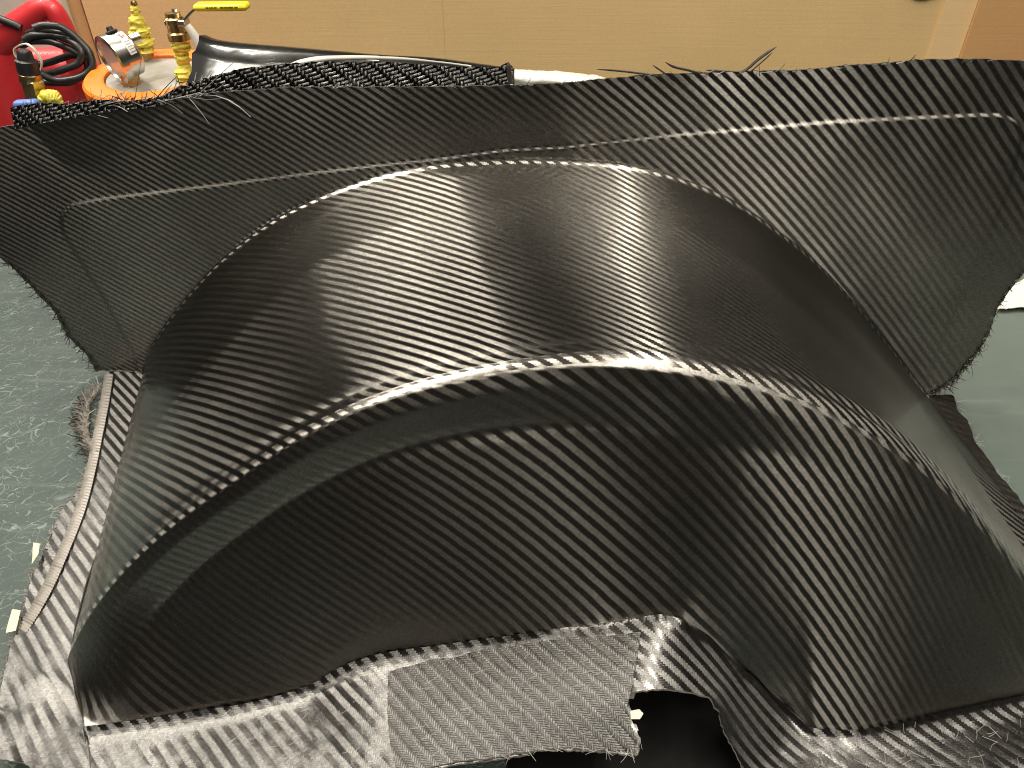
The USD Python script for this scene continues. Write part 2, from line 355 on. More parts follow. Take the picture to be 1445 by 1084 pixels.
ku = np.r_[np.linspace(0, 0.06, 14)[:-1], np.linspace(0.06, 1, 60)]
edge_groove = sstep(0.10, 0.2, tt) * (1 - sstep(0.86, 0.96, tt))
for k in ku:                                                        # root -> shoulder
    Pk = Rt + (S0 - Rt) * k
    belly = -0.010 * math.sin(math.pi * k) * np.sin(np.pi * tt)      # slightly hollow barrel
    dist = (1 - k) * np.linalg.norm(S0 - Rt, axis=1)
    groove = 0.0022 * np.exp(-((((k * np.linalg.norm(S0 - Rt, axis=1)) - 0.004) / 0.0028) ** 2)) - (0.0009 + 0.0016 * sstep(0.52, 0.66, tt)) * np.exp(-((dist - 0.006) / 0.0045) ** 2) * edge_groove
    Pk = Pk + ntop * (belly + groove)[:, None]
    rows.append(Pk)
ntoprow = len(rows)
for k in np.linspace(0, 1, 15)[1:]:                                 # shoulder
    rows.append(S0 * (1 - k) ** 2 + 2 * k * (1 - k) * (Ft + 0.25 * ((S0 + S1) / 2 - Ft) * 0) + S1 * k ** 2)
nshould = len(rows)
dish = 0.0085 * sstep(0.05, 0.13, tt) * (1 - 0.85 * sstep(0.35, 0.7, tt)) + 0.002
for k in np.linspace(0, 1, 70)[1:]:                                 # face
    Pk = S1 + (Bsm - S1) * k + (Bt - Bsm) * k ** 5
    q = k * np.maximum(fc_len, 1e-3)                                # metres below the shoulder
    e = fc_len * (1 - k)                                            # metres above the foot
    d = (0.9 * np.clip((q - 0.008) / 0.026, 0, 1) + 0.1 * sstep(0.008, 0.040, q)) * (1 - k) ** 0.6
    d = d + 0.12 * np.exp(-((q - 0.036) / 0.0045) ** 2) * sstep(0.06, 0.13, tt) * (1 - sstep(0.42, 0.55, tt))
    foot = 0.008 * np.exp(-(e / 0.009) ** 2) * sstep(0, 0.02, q) * sstep(0.6, 0.8, tt)
    rows.append(Pk - nface * (dish * d)[:, None] + nface * foot[:, None] * 0.0)
A = np.array(rows)                                                  # (nr, NT, 3)
# gentle hand-laid unevenness
nz = meshkit.fbm(A.reshape(-1, 3) * 9, 3, 5).reshape(A.shape[:2]) - 0.5
fullN = np.cross(np.gradient(A, axis=0), np.gradient(A, axis=1)); fullN /= np.maximum(np.linalg.norm(fullN, axis=2, keepdims=True), 1e-12)
if fullN[30, NT // 2, 2] < 0: fullN = -fullN
env = np.ones(A.shape[0]); env[:4] = np.linspace(0, 1, 4); env[-4:] = np.linspace(1, 0, 4)
A = A + fullN * (nz * 0.0018 * env[:, None])[..., None]
fullN = np.cross(np.gradient(A, axis=0), np.gradient(A, axis=1)); fullN /= np.maximum(np.linalg.norm(fullN, axis=2, keepdims=True), 1e-12)
if fullN[30, NT // 2, 2] < 0: fullN = -fullN
nr = A.shape[0]
# weave coordinates of the barrel: u along the arch, v towards the viewer
dv = np.linalg.norm(np.diff(A, axis=0), axis=2); vv = np.vstack([np.zeros(NT), np.cumsum(dv, axis=0)])
mid = A[ntoprow // 2]; uu = np.r_[0, np.cumsum(np.linalg.norm(np.diff(mid, axis=0), axis=1))]
UVtop = np.stack([np.tile(uu, (nr, 1)), vv], -1)
# and of the face: u across, v down it
fx = A[:, :, 0]; fd = np.abs((A - A[nshould][None]) @ np.array([0, -0.2, -1.0]))
def bow(x, a, b, x0, x1):                                            # integral of a slope running from a to b
    s = (x - x0) / (x1 - x0); return (x1 - x0) * (a * s + 0.5 * (b - a) * s * s)
fdv = (A[:, :, 2].max() - A[:, :, 2]) * 1.03 + (0.36 - A[:, :, 1]) * 0.2
sh = 0.25 + 0.22 * sstep(-0.15, 0.06, fx)
UVface = np.stack([fx + sh * (fdv - 0.12), fdv + np.interp(fx, np.linspace(-0.4, 0.5, 46), np.cumsum(np.interp(np.linspace(-0.4, 0.5, 46), [-0.3, 0.0, 0.09, 0.30], [0.46, 0.52, 0.50, 0.08])) * 0.02)], -1) * 1.85
def rows_mesh(name, r0, r1, UV, mat, **kd):
    V = A[r0:r1].reshape(-1, 3); F = grid_faces(r1 - r0, NT)
    f0 = np.cross(V[F[len(F) // 3, 1]] - V[F[len(F) // 3, 0]], V[F[len(F) // 3, 2]] - V[F[len(F) // 3, 0]])
    N = fullN[r0:r1].reshape(-1, 3)
    if f0 @ N[F[len(F) // 3, 0]] < 0: F = F[:, ::-1]
    return woven(name, V, F, UV[r0:r1].reshape(-1, 2), mat, part, N, **kd)
rows_mesh('arch_barrel', 0, nshould - 5, UVtop, 'carbon_gloss')
rows_mesh('front_face', nshould - 6, nr, UVface, 'carbon_gloss', label='dark dished front face of the arch')

# back panel: between the trimmed top edge and the arch
TOP = [(-40, 184), (0, 180), (60, 170), (150, 152), (230, 143), (300, 132), (420, 124), (560, 125), (720, 122), (790, 119), (850, 113), (940, 106), (1045, 103), (1140, 101), (1180, 96), (1240, 92), (1300, 87), (1360, 85), (1420, 86), (1500, 92)]
LOWL = [(203, 524), (135, 525), (121, 500), (95, 476), (78, 440), (50, 412), (18, 378), (0, 366), (-40, 320)]
LOWR = [(1500, 330), (1445, 384), (1422, 412), (1405, 440), (1396, 470), (1378, 500), (1345, 538), (1318, 556), (1305, 557)]
arch_edge = curve(ROOT, 160)
poly = np.vstack([ragged(TOP, 420, 1.6, 3), ragged(LOWR, 90, 1.6, 5), arch_edge[::-1][1:-1], ragged(LOWL, 90, 1.6, 8)])
pts, T, nb = sheet_px(poly, 3.2)
P3 = on_panel(pts)
EMB = [(190, 500), (150, 425), (104, 352), (88, 325), (86, 305), (100, 289), (150, 280), (300, 263), (450, 244), (600, 228), (720, 213), (790, 209), (950, 192), (1180, 173), (1380, 163), (1412, 163), (1436, 172), (1441, 195), (1425, 260), (1325, 490), (1300, 560), (200, 560)]
ep = panel_sz(on_panel(EMB)); EP = Polygon(ep).buffer(0).buffer(-0.016).buffer(0.016)
sz = panel_sz(P3)
import shapely
sd = shapely.distance(shapely.points(sz), EP.exterior); sd = np.where(contains_xy(EP, sz[:, 0], sz[:, 1]), sd, -sd)
rel = -0.0018 * (1 - sstep(-0.0018, 0.0015, sd)) + 0.0002 * np.exp(-((sd - 0.0015) / 0.002) ** 2)
rel *= 0.3 + 0.7 * sstep(0.15, 0.23, sz[:, 1])
xr_ = panel_sz(on_panel([(1425, 260)]))[0, 0]; rel *= 1 - 0.75 * sstep(xr_ - 0.03, xr_ + 0.004, sz[:, 0])
rel += (meshkit.fbm(np.c_[sz * 8, np.zeros(len(sz))], 3, 2) - 0.5) * 0.005
rp2 = panel_sz(on_panel(arch_edge)); dr = shapely.distance(shapely.points(sz), LineString(rp2))
rel = rel * sstep(0.0, 0.002, dr) + 0.0
P3 = P3 + pn * rel[:, None] - pn * (0.10 * np.clip(sz[:, 1] - 0.27, 0, 1) ** 1.3)[:, None]
vdown = 0.35 - sz[:, 1]
shp = -0.45 + 0.62 * sstep(-0.1, 0.95, sz[:, 0])
UVp = np.c_[sz[:, 0] + shp * (vdown - 0.2), vdown + bow(sz[:, 0], 0.06, 0.12, -0.1, 1.0)] * 1.25
# smooth normals of the front before adding the back
V, F, UV, rim = thicken(P3, T, UVp, nb, -pn * 0.0022)
woven('back_panel', V, F, UV, 'carbon_panel', part)
obj('panel_cut_edge', trimesh.Trimesh(V, rim, process=False), 'fibre', part, smooth=False)

exec_later = []
# ------------------------------------------------------------------ flange on the table
FL = {}
def flange(name, poly, hpts, mat, seed, rotuv=0.0, shear=(0, 0), step=6.0, rough=0.0012, fillet=None, **kd):
    pts, T, nb = sheet_px(poly, step)
    k = np.array([p[:2] for p in hpts], float); z = np.array([p[2] for p in hpts], float)
    h = RBFInterpolator(k, z, kernel='linear', neighbors=None)(pts)
    P = on_z(pts, np.maximum(h, 0.004))
    if fillet is not None:
        dd = shapely.distance(shapely.points(P[:, :2]), LineString(fillet[:, :2])); P[:, 2] += 0.006 * np.exp(-dd / 0.0035)
    n = (meshkit.fbm(P * np.array([14, 14, 0]), 4, seed) - 0.45) * rough * 2
    P = P + np.c_[np.zeros((len(P), 2)), np.maximum(n, -0.001)]
    u = P[:, 0]; v = -P[:, 1] - 0.3 * P[:, 2]
    c, s = math.cos(rotuv), math.sin(rotuv)
    UV = np.c_[c * u - s * v, s * u + c * v]; UV[:, 1] += shear[0] * UV[:, 0] + shear[1] * UV[:, 0] ** 2
    V, F, UV2, rim = thicken(P, T, UV, nb, np.array([0, 0, -0.0018]))
    m = woven(name, V, F, UV2, mat, part, **kd)
    obj('flange_cut_edge', trimesh.Trimesh(V, rim, process=False), 'fibre_pale', part, smooth=False)
    return P, nb
# left flange, from under the panel down to the front corner
arch_left = [(206, 528), (190, 590), (176, 650), (160, 715), (140, 770), (122, 820), (106, 880), (97, 930), (106, 980), (121, 1030)]
LEFT_OUT = [(130, 1100), (62, 1100), (38, 1078), (8, 1072), (-20, 1070), (-8, 1010), (4, 955), (14, 915), (28, 880), (45, 815), (66, 770), (84, 725), (112, 690), (128, 640), (136, 590), (150, 527)]
flange('base_flange', np.vstack([arch_left, ragged(LEFT_OUT[1:], 160, 2.0, 11, 0.07)[0:], ]) if False else np.vstack([arch_left, [(125, 1060), (128, 1100)], ragged(LEFT_OUT[1:], 170, 2.0, 11, 0.07), [(150, 524), (205, 522)]]),
       [(206, 528, .006), (160, 715, .006), (106, 880, .006), (121, 1030, .006), (0, 1000, .010), (66, 770, .006), (140, 560, .006), (60, 950, .012), (20, 1090, .02)], 'carbon_raw', 21, shear=(0.0, 0.0), rough=0.0015)
# front flange: runs up over the raised step and down again
front_top = curve(BASE, 140)
ft_ = [(x, y) for x, y in front_top if x < 1500]
FRONT_LOW = [(1500, 1110), (1060, 1110), (1046, 1078), (1024, 1036), (1014, 1004), (1000, 984), (964, 975), (930, 973), (900, 975), (888, 979), (889, 1000), (892, 1020), (904, 1045), (900, 1066), (870, 1064), (800, 1058), (760, 1058), (735, 1066), (690, 1074), (640, 1080), (560, 1100), (120, 1100)]
hp = [(x, y, float(np.interp(x, list(k[0] for k in HB), list(HB.values())))) for x, y in BASE[:-1]]
hp += [(130, 1100, .010), (300, 1090, .014), (440, 1040, .022), (530, 1010, .036), (560, 1090, .040), (650, 1060, .046), (735, 1060, .052), (800, 1050, .055), (900, 1050, .060), (890, 990, .072), (960, 970, .070), (1005, 990, .060), (1020, 1035, .040), (1050, 1090, .020), (1100, 1060, .008), (1200, 1090, .008), (1400, 1090, .010), (1500, 1040, .010)]
flange('base_flange', np.vstack([ft_, ragged(FRONT_LOW, 360, 2.6, 15, 0.16), [(122, 1060)]]), hp, 'carbon_raw', 33, shear=(0.05, 0.0), rough=0.0022, step=4.0, fillet=base3)
PATCH = [(548, 938), (640, 924), (740, 910), (840, 896), (905, 890), (896, 940), (890, 975), (884, 1000), (890, 1022), (900, 1046), (896, 1062), (800, 1054), (735, 1062), (690, 1070), (640, 1076), (560, 1092), (549, 1040), (546, 985)]
flange('overlapping_patch', np.array(ragged(PATCH + [PATCH[0]], 260, 1.6, 17, 0.1))[:-1], [(a, b, c + 0.0016) for a, b, c in hp], 'carbon_patch', 35, shear=(-0.12, 0.0), rough=0.0022, step=4.0, label='duller square cut patch of cloth overlapping the middle of the front flange')
# right flange strip
RIGHT = [(1306, 557), (1345, 557), (1352, 580), (1366, 595), (1374, 620), (1392, 645), (1408, 668), (1428, 690), (1447, 716), (1500, 790), (1500, 850), (1430, 745), (1380, 668), (1340, 606)]
flange('base_flange', np.array(ragged(RIGHT + [RIGHT[0]], 180, 1.4, 19, 0.1))[:-1], [(1306, 557, .006), (1345, 557, .008), (1447, 716, .010), (1500, 800, .006)], 'carbon_raw', 41, step=5.0, shear=(0.25, 0), label='dark flange strip at the foot of the arch on the right')

#--MORE--
# selvedge strip stitched along the left flange
sp = curve([(154, 528), (146, 575), (137, 620), (127, 668), (115, 712), (98, 757), (80, 800), (58, 845), (30, 890)], 260)
sn = np.gradient(sp, axis=0); sn /= np.linalg.norm(sn, axis=1, keepdims=True); sn = np.c_[sn[:, 1], -sn[:, 0]]
w = np.linspace(6.5, 9.0, len(sp))[:, None]
cols = []
for a, dz in ((-1.0, .0035), (-0.9, .0062), (0.0, .0068), (0.9, .0062), (1.0, .0035)):
    Pz = on_z(sp + sn * w * a, .004 + dz * 0.75)
    Pz[:, 2] += 0.0006 * np.sin(np.arange(len(sp)) * 2.2) * (abs(a) < 0.95) + 0.002 * (meshkit.noise(Pz * 40, 4) - 0.5)
    cols.append(Pz)
SV = np.array(cols).reshape(-1, 3); SF = grid_faces(5, len(sp))
M['selvedge'] = simple('selvedge', (0.25, 0.23, 0.21), 0.45, 0.35, var=0.25, scale=160)
obj('selvedge_strip', (SV, SF), 'selvedge', part, smooth=60, label='pale ribbed selvedge strip along the left flange')

def fringe(name, pxpath, to3d, n, out, length, mat, seed, w=0.0004, up=0.5, jitter=0.6, **kd):
    """Many short loose fibres along an edge. out: 3D direction away from the edge."""
    r = np.random.default_rng(seed); p = ragged(pxpath, 400, 0.8, seed); P = to3d(p); ms = []
    out = np.asarray(out, float); out /= np.linalg.norm(out)
    tg = np.gradient(P, axis=0); tg /= np.linalg.norm(tg, axis=1, keepdims=True) + 1e-9
    for _ in range(n):
        k = r.integers(0, len(P)); L = length * r.uniform(0.25, 1.0) ** 1.5
        d = out + tg[k] * r.normal(0, jitter) + r.normal(0, 0.25, 3); d /= np.linalg.norm(d)
        b = np.cross(d, r.normal(0, 1, 3)); q = np.linspace(0, 1, 5)[:, None]
        path = P[k] - d * 0.003 + d * L * q + b * L * r.normal(0, 0.25) * q * q + np.array([0, 0, up]) * L * r.uniform(-0.4, 0.6) * q * q
        path[:, 2] = np.maximum(path[:, 2], 0.0012)
        ms.append(tube(path, np.linspace(w, w * 0.5, 5) * r.uniform(0.6, 1.5), 3, False))
    return obj(name, ms, mat, part, smooth=False, kind='stuff', **kd)
pan = lambda p: on_panel(p, 0.001)
tab = lambda p: on_z(p, 0.006)
fringe('frayed_fibres', [(0, 366), (18, 378), (50, 412), (78, 440), (95, 476), (121, 500), (135, 525)], pan, 150, -ux * 0.8 - uz * 0.5, 0.014, 'fibre', 51)
fringe('frayed_fibres', [(1445, 384), (1422, 412), (1405, 440), (1396, 470), (1378, 500), (1345, 538), (1318, 556)], pan, 120, ux * 0.8 - uz * 0.5, 0.010, 'fibre', 52)
fringe('frayed_fibres', [(1385, 490), (1345, 538), (1316, 556)], pan, 90, ux * 0.6 - uz * 0.6, 0.018, 'fibre', 53, w=0.0006, jitter=1.2)
fringe('frayed_fibres', [(60, 168), (150, 151), (230, 142), (300, 131), (420, 123), (720, 121), (850, 112), (940, 105), (1140, 100), (1240, 91), (1300, 86), (1420, 85)], pan, 110, uz * 0.4 + ux * 0.8, 0.009, 'fibre', 54, jitter=1.2)
fringe('frayed_fibres', [(90, 158), (150, 150), (230, 142), (300, 133)], pan, 24, ux + uz * 0.16, 0.055, 'fibre', 55, jitter=0.25, w=0.0005, up=0.1)
LOUT = [(150, 532), (136, 590), (128, 640), (112, 690), (84, 725), (66, 770), (45, 815), (28, 880), (14, 915), (4, 955)]
fringe('frayed_fibres', LOUT, tab, 420, (-1, -0.2, 0.1), 0.009, 'fibre_pale', 56, w=0.0005, jitter=0.8, label='pale frayed fibres along the left flange edge')
fringe('frayed_fibres', [(140, 545), (122, 570), (120, 610), (132, 640)], tab, 420, (-1, 0.2, 0.4), 0.016, 'fibre_pale', 57, w=0.0006, jitter=1.1)
fringe('frayed_fibres', [(118, 560), (108, 600), (128, 650)], tab, 160, (-1, 0.2, 0.5), 0.013, 'fibre', 58, w=0.0007, jitter=1.1)
fringe('frayed_fibres', [(1348, 560), (1368, 600), (1392, 645), (1428, 690), (1446, 716)], tab, 34, (1, 0.3, 0.0), 0.009, 'fibre_pale', 59, w=0.0002, up=0.0, jitter=1.0)
fringe('frayed_fibres', [(890, 984), (887, 1000), (892, 1020), (904, 1045), (900, 1066), (870, 1064), (800, 1058), (735, 1066), (690, 1074)], lambda p: on_z(p, 0.062), 36, (0.4, -1, -0.2), 0.009, 'fibre_pale', 60, w=0.00018, jitter=1.2, up=0.0)
# loose fibres lying on the flange
def litter(pxs, h, seed, n, L, mat='fibre_pale'):
    r = np.random.default_rng(seed); ms = []
    P = Polygon(pxs); x0, y0, x1, y1 = P.bounds
    while len(ms) < n:
        q = np.array([r.uniform(x0, x1), r.uniform(y0, y1)])
        if not contains_xy(P, *q): continue
        a = on_z([q], h(q[0]))[0]; th = r.normal(0.5, 0.9); d = np.array([math.cos(th), math.sin(th), 0]); l = L * r.uniform(0.3, 1)
        k = np.linspace(-0.5, 0.5, 5)[:, None]; path = a + d * l * k + np.cross(d, [0, 0, 1]) * l * r.normal(0, 0.25) * (k * k) + np.array([0, 0, 0.0015])
        ms.append(tube(path, 0.00014, 3, False))
    obj('loose_fibres', ms, mat, part, smooth=False, kind='stuff')
litter([(560, 940), (920, 900), (890, 1050), (560, 1080)], lambda x: 0.046 + 0.03 * (x - 560) / 340, 61, 45, 0.013)
litter([(150, 1040), (500, 970), (540, 1080), (150, 1084)], lambda x: 0.012 + 0.03 * (x - 150) / 400, 62, 40, 0.010)
litter([(1180, 1045), (1440, 995), (1440, 1084), (1180, 1084)], lambda x: 0.0105, 63, 40, 0.012)
# single loose tows standing off the top edge
for pa, wd in (([(1040, 106), (1052, 99), (1072, 82), (1096, 66)], 0.0013), ([(990, 105), (970, 99), (952, 95), (939, 88)], 0.0011), ([(946, 109), (934, 101), (921, 92)], 0.0007),
               ([(932, 108), (905, 104), (870, 100), (842, 98)], 0.0009), ([(1052, 103), (1020, 101), (996, 99)], 0.0010), ([(1058, 102), (1070, 92), (1090, 74)], 0.0006), ([(720, 118), (719, 104), (717, 88)], 0.0022)):
    q = curve(pa, 10); P = on_panel(q, -0.004)
    obj('loose_tow', tube(P, np.r_[np.full(8, wd), wd * .7, wd * .25], 5), 'fibre', part)
# second ply turned back over the top edge
UPP = [(14, 152), (30, 149), (60, 146), (100, 147), (140, 141), (180, 143), (225, 137), (250, 123), (300, 108), (340, 98), (400, 91), (460, 87), (530, 87), (600, 91), (660, 94), (705, 95), (716, 88), (723, 95)]
LOWP = [(724, 128), (560, 131), (420, 130), (300, 138), (230, 149), (150, 158), (60, 176), (20, 182)]
pp, PT, pnb = sheet_px(np.vstack([ragged(UPP, 300, 1.3, 71, 0.15), LOWP]), 4.0)
pt0 = on_panel([(300, 136)], -0.004)[0]; pdir = np.array([0, math.cos(math.radians(60)), math.sin(math.radians(60))]); pnn = np.cross(ux, pdir); pnn *= -np.sign(pnn[1])
PP = on_plane(pp, pt0, pnn); PP = PP + pnn * ((meshkit.fbm(PP * 22, 3, 9) - 0.5) * 0.010)[:, None]
UVq = np.c_[PP[:, 0], -((PP - pt0) @ pdir) + 0.25 * PP[:, 0]] * 0.42
M['carbon_ply'] = carbon('carbon_ply', fibre=0.018, rough=0.36, coat=0.7, coat_rough=0.14, relief=0.0014, aniso=0.9, edge=0.3, coat_bump=True, float_len=2)
V, F, UV2, rim = thicken(PP, PT, UVq, pnb, -pnn * 0.0022)
woven('turned_back_ply', V, F, UV2, 'carbon_ply', part, label='coarse woven ply turned back over the top edge')
obj('ply_cut_edge', trimesh.Trimesh(V, rim, process=False), 'fibre', part, smooth=False)
bead = on_plane(curve([(408, 93), (440, 87), (475, 83), (520, 82), (560, 83), (620, 88), (665, 94)], 60), pt0 - pnn * 0.002, pnn)
obj('resin_bead', tube(bead, 0.0004 + 0.0018 * meshkit.noise(bead * 60, 2), 6), 'resin_edge', part, smooth=60, label='pale dried resin along the ply edge')
fringe('frayed_fibres', [(30, 149), (100, 147), (140, 141), (225, 137), (250, 123), (300, 108)], lambda p: on_plane(p, pt0, pnn), 120, (0.4, 0.5, 0.6), 0.012, 'fibre', 72, jitter=1.0)

# ------------------------------------------------------------------ things behind, left
M['orange_rubber'] = simple('orange_rubber', (0.82, 0.19, 0.012), 0.45, var=0.06)
M['frosted_lid'] = simple('frosted_lid', (0.36, 0.345, 0.315), 0.42, 0.35, var=0.25, scale=40, coat=0.3)
M['steel'] = simple('steel', (0.56, 0.54, 0.50), 0.26, 1.0, var=0.1)
M['brass'] = simple('brass', (0.52, 0.37, 0.16), 0.33, 1.0, var=0.15, scale=60)
M['yellow_tape'] = simple('yellow_tape', (0.64, 0.56, 0.07), 0.5, var=0.18, scale=90, bump=0.002, bscale=120)
M['yellow_grip'] = simple('yellow_grip', (0.80, 0.62, 0.01), 0.35, var=0.05)
M['grip_print'] = simple('grip_print', (0.13, 0.11, 0.01), 0.5)
M['red_plastic'] = simple('red_plastic', (0.58, 0.028, 0.036), 0.38, var=0.15, scale=14, coat=0.1)
M['black_rubber'] = simple('black_rubber', (0.018, 0.018, 0.019), 0.38, var=0.3, scale=50)
M['white_plastic'] = simple('white_plastic', (0.66, 0.63, 0.57), 0.4)
M['gauge_face'] = simple('gauge_face', (0.50, 0.46, 0.44), 0.25, coat=0.6)
M['sticker'] = simple('sticker', (0.72, 0.70, 0.66), 0.45)
M['red_print'] = simple('red_print', (0.55, 0.06, 0.03), 0.5)
M['grey_print'] = simple('grey_print', (0.25, 0.24, 0.23), 0.5)
M['blue_plastic'] = simple('blue_plastic', (0.10, 0.19, 0.50), 0.4)
def frame_at(P):
    wv = CAM - P; wv /= np.linalg.norm(wv); r = np.cross([0, 0, 1.0], wv); r /= np.linalg.norm(r)
    return r, np.cross(wv, r), wv
LIDZ = 0.205
pc = on_z([(216, 103)], LIDZ)[0]; RL = 0.0885
nL = np.array([0, -0.105, 1.0]); nL /= np.linalg.norm(nL)
def on_lid(px): return on_plane([px], pc - nL * .004, nL)[0]
pot = thing('resin_catch_pot', 'resin catch pot with orange rubber ring round a frosted metal lid', 'catch pot', (pc[0], pc[1], 0))
obj('pot_body', lathe([(0.0, 0.012), (0.076, 0.012), (0.080, 0.016), (0.080, 0.186), (0.0, 0.186)], 48, pc - nL * LIDZ, nL), 'steel', pot)
obj('rubber_ring', lathe([(0.058, .187), (RL - .003, .187), (RL, .190), (RL, .2015), (RL - .003, .205), (0.066, .2065), (0.0615, .205), (0.0615, .199)], 64, pc - nL * LIDZ, nL), 'orange_rubber', pot)
obj('lid', lathe([(0.0, .188), (0.061, .188), (0.061, .200), (0.0597, .2015), (0.0, .2015)], 64, pc - nL * LIDZ, nL), 'frosted_lid', pot)
def up(px, y): return at_y([px], y)[0]
def wrap(name, path, radii, parent, seed, turns=26):
    """Putty tape wound round a fitting: an uneven ridged sleeve."""
    P = curve(path, 60); t = np.linspace(0, 1, 60); r = np.interp(t, np.linspace(0, 1, len(radii)), radii)
    m = tube(P, r * (1 + 0.10 * np.sign(np.sin(t * turns + seed)) * np.abs(np.sin(t * turns + seed)) ** 0.5), 18)
    v = m.vertices; c = np.vstack([np.repeat(P, 18, 0), P[:1], P[-1:]]); n = meshkit.fbm(v * np.array([170, 170, 330]), 3, seed)[:, None] - 0.5
    m.vertices = v + (v - c) * n * 0.75
    obj(name, m, 'yellow_tape', parent, smooth=50)
# tall taped hose fitting
b0 = on_lid((205, 84)); y0 = b0[1]
fit = thing('taped_hose_fitting', 'tall brass hose fitting wrapped in yellow sealant tape at the back of the pot lid', 'hose fitting', b0)
obj('brass_base', lathe([(0, 0), (.0105, 0), (.0105, .006), (.0125, .007), (.0125, .016), (.009, .018), (0, .018)], 6, b0), 'brass', fit)
wrap('sealant_tape', [up((204, 72), y0), up((200, 55), y0), up((195, 38), y0), up((192, 22), y0), up((190, 7), y0)], [.012, .0135, .0125, .0105, .0065, .0045], fit, 3)
obj('barb_tip', lathe([(0, 0), (.004, 0), (.0045, .003), (.003, .006), (0, .006)], 12, up((190, 8), y0)), 'brass', fit)
# ball valve with a yellow lever
b1 = on_lid((264, 112)); y1 = b1[1]
val = thing('ball_valve', 'brass ball valve with long yellow lever handle, taped to the pot lid', 'valve', b1)
wrap('sealant_tape', [b1, up((262, 100), y1), up((258, 85), y1), up((255, 66), y1), up((254, 56), y1)], [.0145, .0125, .0075, .0085, .0105, .0105], val, 5, 18)
obj('brass_neck', tube([up((258, 88), y1), up((255, 60), y1)], .0065, 16), 'brass', val)
obj('valve_body', lathe([(0, 0), (.010, 0), (.0135, .004), (.0135, .012), (.0115, .014), (.0115, .022), (.0125, .024), (.0125, .029), (.0095, .031), (.0095, .036), (0, .036)], 24, up((255, 61), y1), (-0.03, 0, 1)), 'brass', val)
obj('lever_bracket', box((.026, .020, .007), up((250, 31), y1), bevel=.0015), 'steel', val)
obj('stem_nut', lathe([(0, 0), (.006, 0), (.006, .006), (.0035, .007), (.0035, .012), (0, .012)], 6, up((249, 27), y1)), 'steel', val)
bar = [up(q, y1) for q in ((237, 33), (250, 28), (262, 27), (268, 20), (275, 13), (285, 10))]
def ribbon(path, wdt, th):
    P = np.array(path); t = np.gradient(P, axis=0); t /= np.linalg.norm(t, axis=1, keepdims=True); s = np.array([0, 1.0, 0]); n = np.cross(t, s)
    V = np.concatenate([P + s * wdt + n * th, P - s * wdt + n * th, P - s * wdt - n * th, P + s * wdt - n * th]); k = len(P); f = []
    for a in range(4):
        b = (a + 1) % 4
        for i in range(k - 1): f += [(a * k + i, b * k + i, a * k + i + 1), (b * k + i, b * k + i + 1, a * k + i + 1)]
    f += [(0, 2 * k, k), (0, 3 * k, 2 * k), (k - 1, 2 * k - 1, 3 * k - 1), (k - 1, 3 * k - 1, 4 * k - 1)]
    return trimesh.Trimesh(V, f, process=False)
obj('lever_bar', ribbon(bar, .008, .0012), 'steel', val, smooth=False)
gA, gB = up((275, 9.5), y1), up((351, 8.5), y1); gl = np.linalg.norm(gB - gA)
rot = trimesh.transformations.rotation_matrix(math.atan2(gA[2] - gB[2], gB[0] - gA[0]), [0, 1, 0])
grip = obj('lever_grip', box((gl, .022, .0085), (gA + gB) / 2, rot, bevel=.0041), 'yellow_grip', val)
# faint lettering pressed into the grip: too small to read, short worn strokes
gm = []
for k, (xx, ww) in enumerate([(.012, .003), (.016, .002), (.0195, .0028), (.024, .003), (.033, .0045), (.0385, .0035), (.043, .003), (.047, .0035), (.053, .004)]):
    gm.append(box((ww, .0006, .0016), gA + (gB - gA) * (0.12 + xx * 0.88 / gl) + np.array([0, -.0110, .0006]), rot))
obj('worn_print', gm, 'grip_print', grip, smooth=False)
hose = curve([up(q, y1 - .016) for q in ((264, 36), (274, 50), (285, 68), (297, 88))], 20)
obj('drain_tube', tube(hose, np.linspace(.0045, .0085, 20), 12), 'white_plastic', val, label='cloudy plastic tube hanging from the valve')
# vacuum gauge
b2 = on_lid((186, 119)); y2 = b2[1]
gc = up((170, 80), y2)
gau = thing('vacuum_gauge', 'round steel vacuum gauge seen from the side with white sticker and black plug', 'gauge', b2)
r_, u_, w_ = frame_at(gc)
axis = -0.90 * r_ - 0.27 * u_ + 0.33 * w_; axis /= np.linalg.norm(axis)
RG = .0285; D0, D1 = -.017, .013
obj('gauge_case', lathe([(0, D0), (RG - .004, D0), (RG - .001, D0 + .003), (RG - .001, D1 - .010), (RG + .0015, D1 - .009), (RG + .002, D1), (RG - .003, D1 + .001), (RG - .004, D1 - .003), (0, D1 - .003)], 56, gc, axis), 'steel', gau)
obj('dial', lathe([(0, D1 - .0028), (RG - .004, D1 - .0028), (RG - .004, D1 - .002), (0, D1 - .002)], 48, gc, axis), 'gauge_face', gau)
def on_case(sidev, upv, along):
    rad = sidev * np.cross(axis, u_) + upv * (u_ - axis * (u_ @ axis)); rad /= np.linalg.norm(rad); return gc + axis * along + rad * (RG - .0008), rad
tpos, trad = on_case(-0.0, 1.0, -.006)
obj('filler_plug', lathe([(0, 0), (.0075, 0), (.0075, .002), (.0045, .003), (.0035, .007), (0, .008)], 16, tpos, trad), 'black_rubber', gau)
def patch(a0, a1, s0, s1, off, n=10):
    e1 = np.cross(axis, u_); e1 /= np.linalg.norm(e1); e2 = np.cross(e1, axis)
    if e2 @ u_ < 0: e2 = -e2
    if e1 @ w_ < 0: e1 = -e1
    ang = np.linspace(a0, a1, n); R = RG - .001 + off
    ring = [gc + R * (math.cos(a) * e2 + math.sin(a) * e1) for a in ang]
    V = np.array([p + axis * s0 for p in ring] + [p + axis * s1 for p in ring]); return trimesh.Trimesh(V, grid_faces(2, n), process=False)
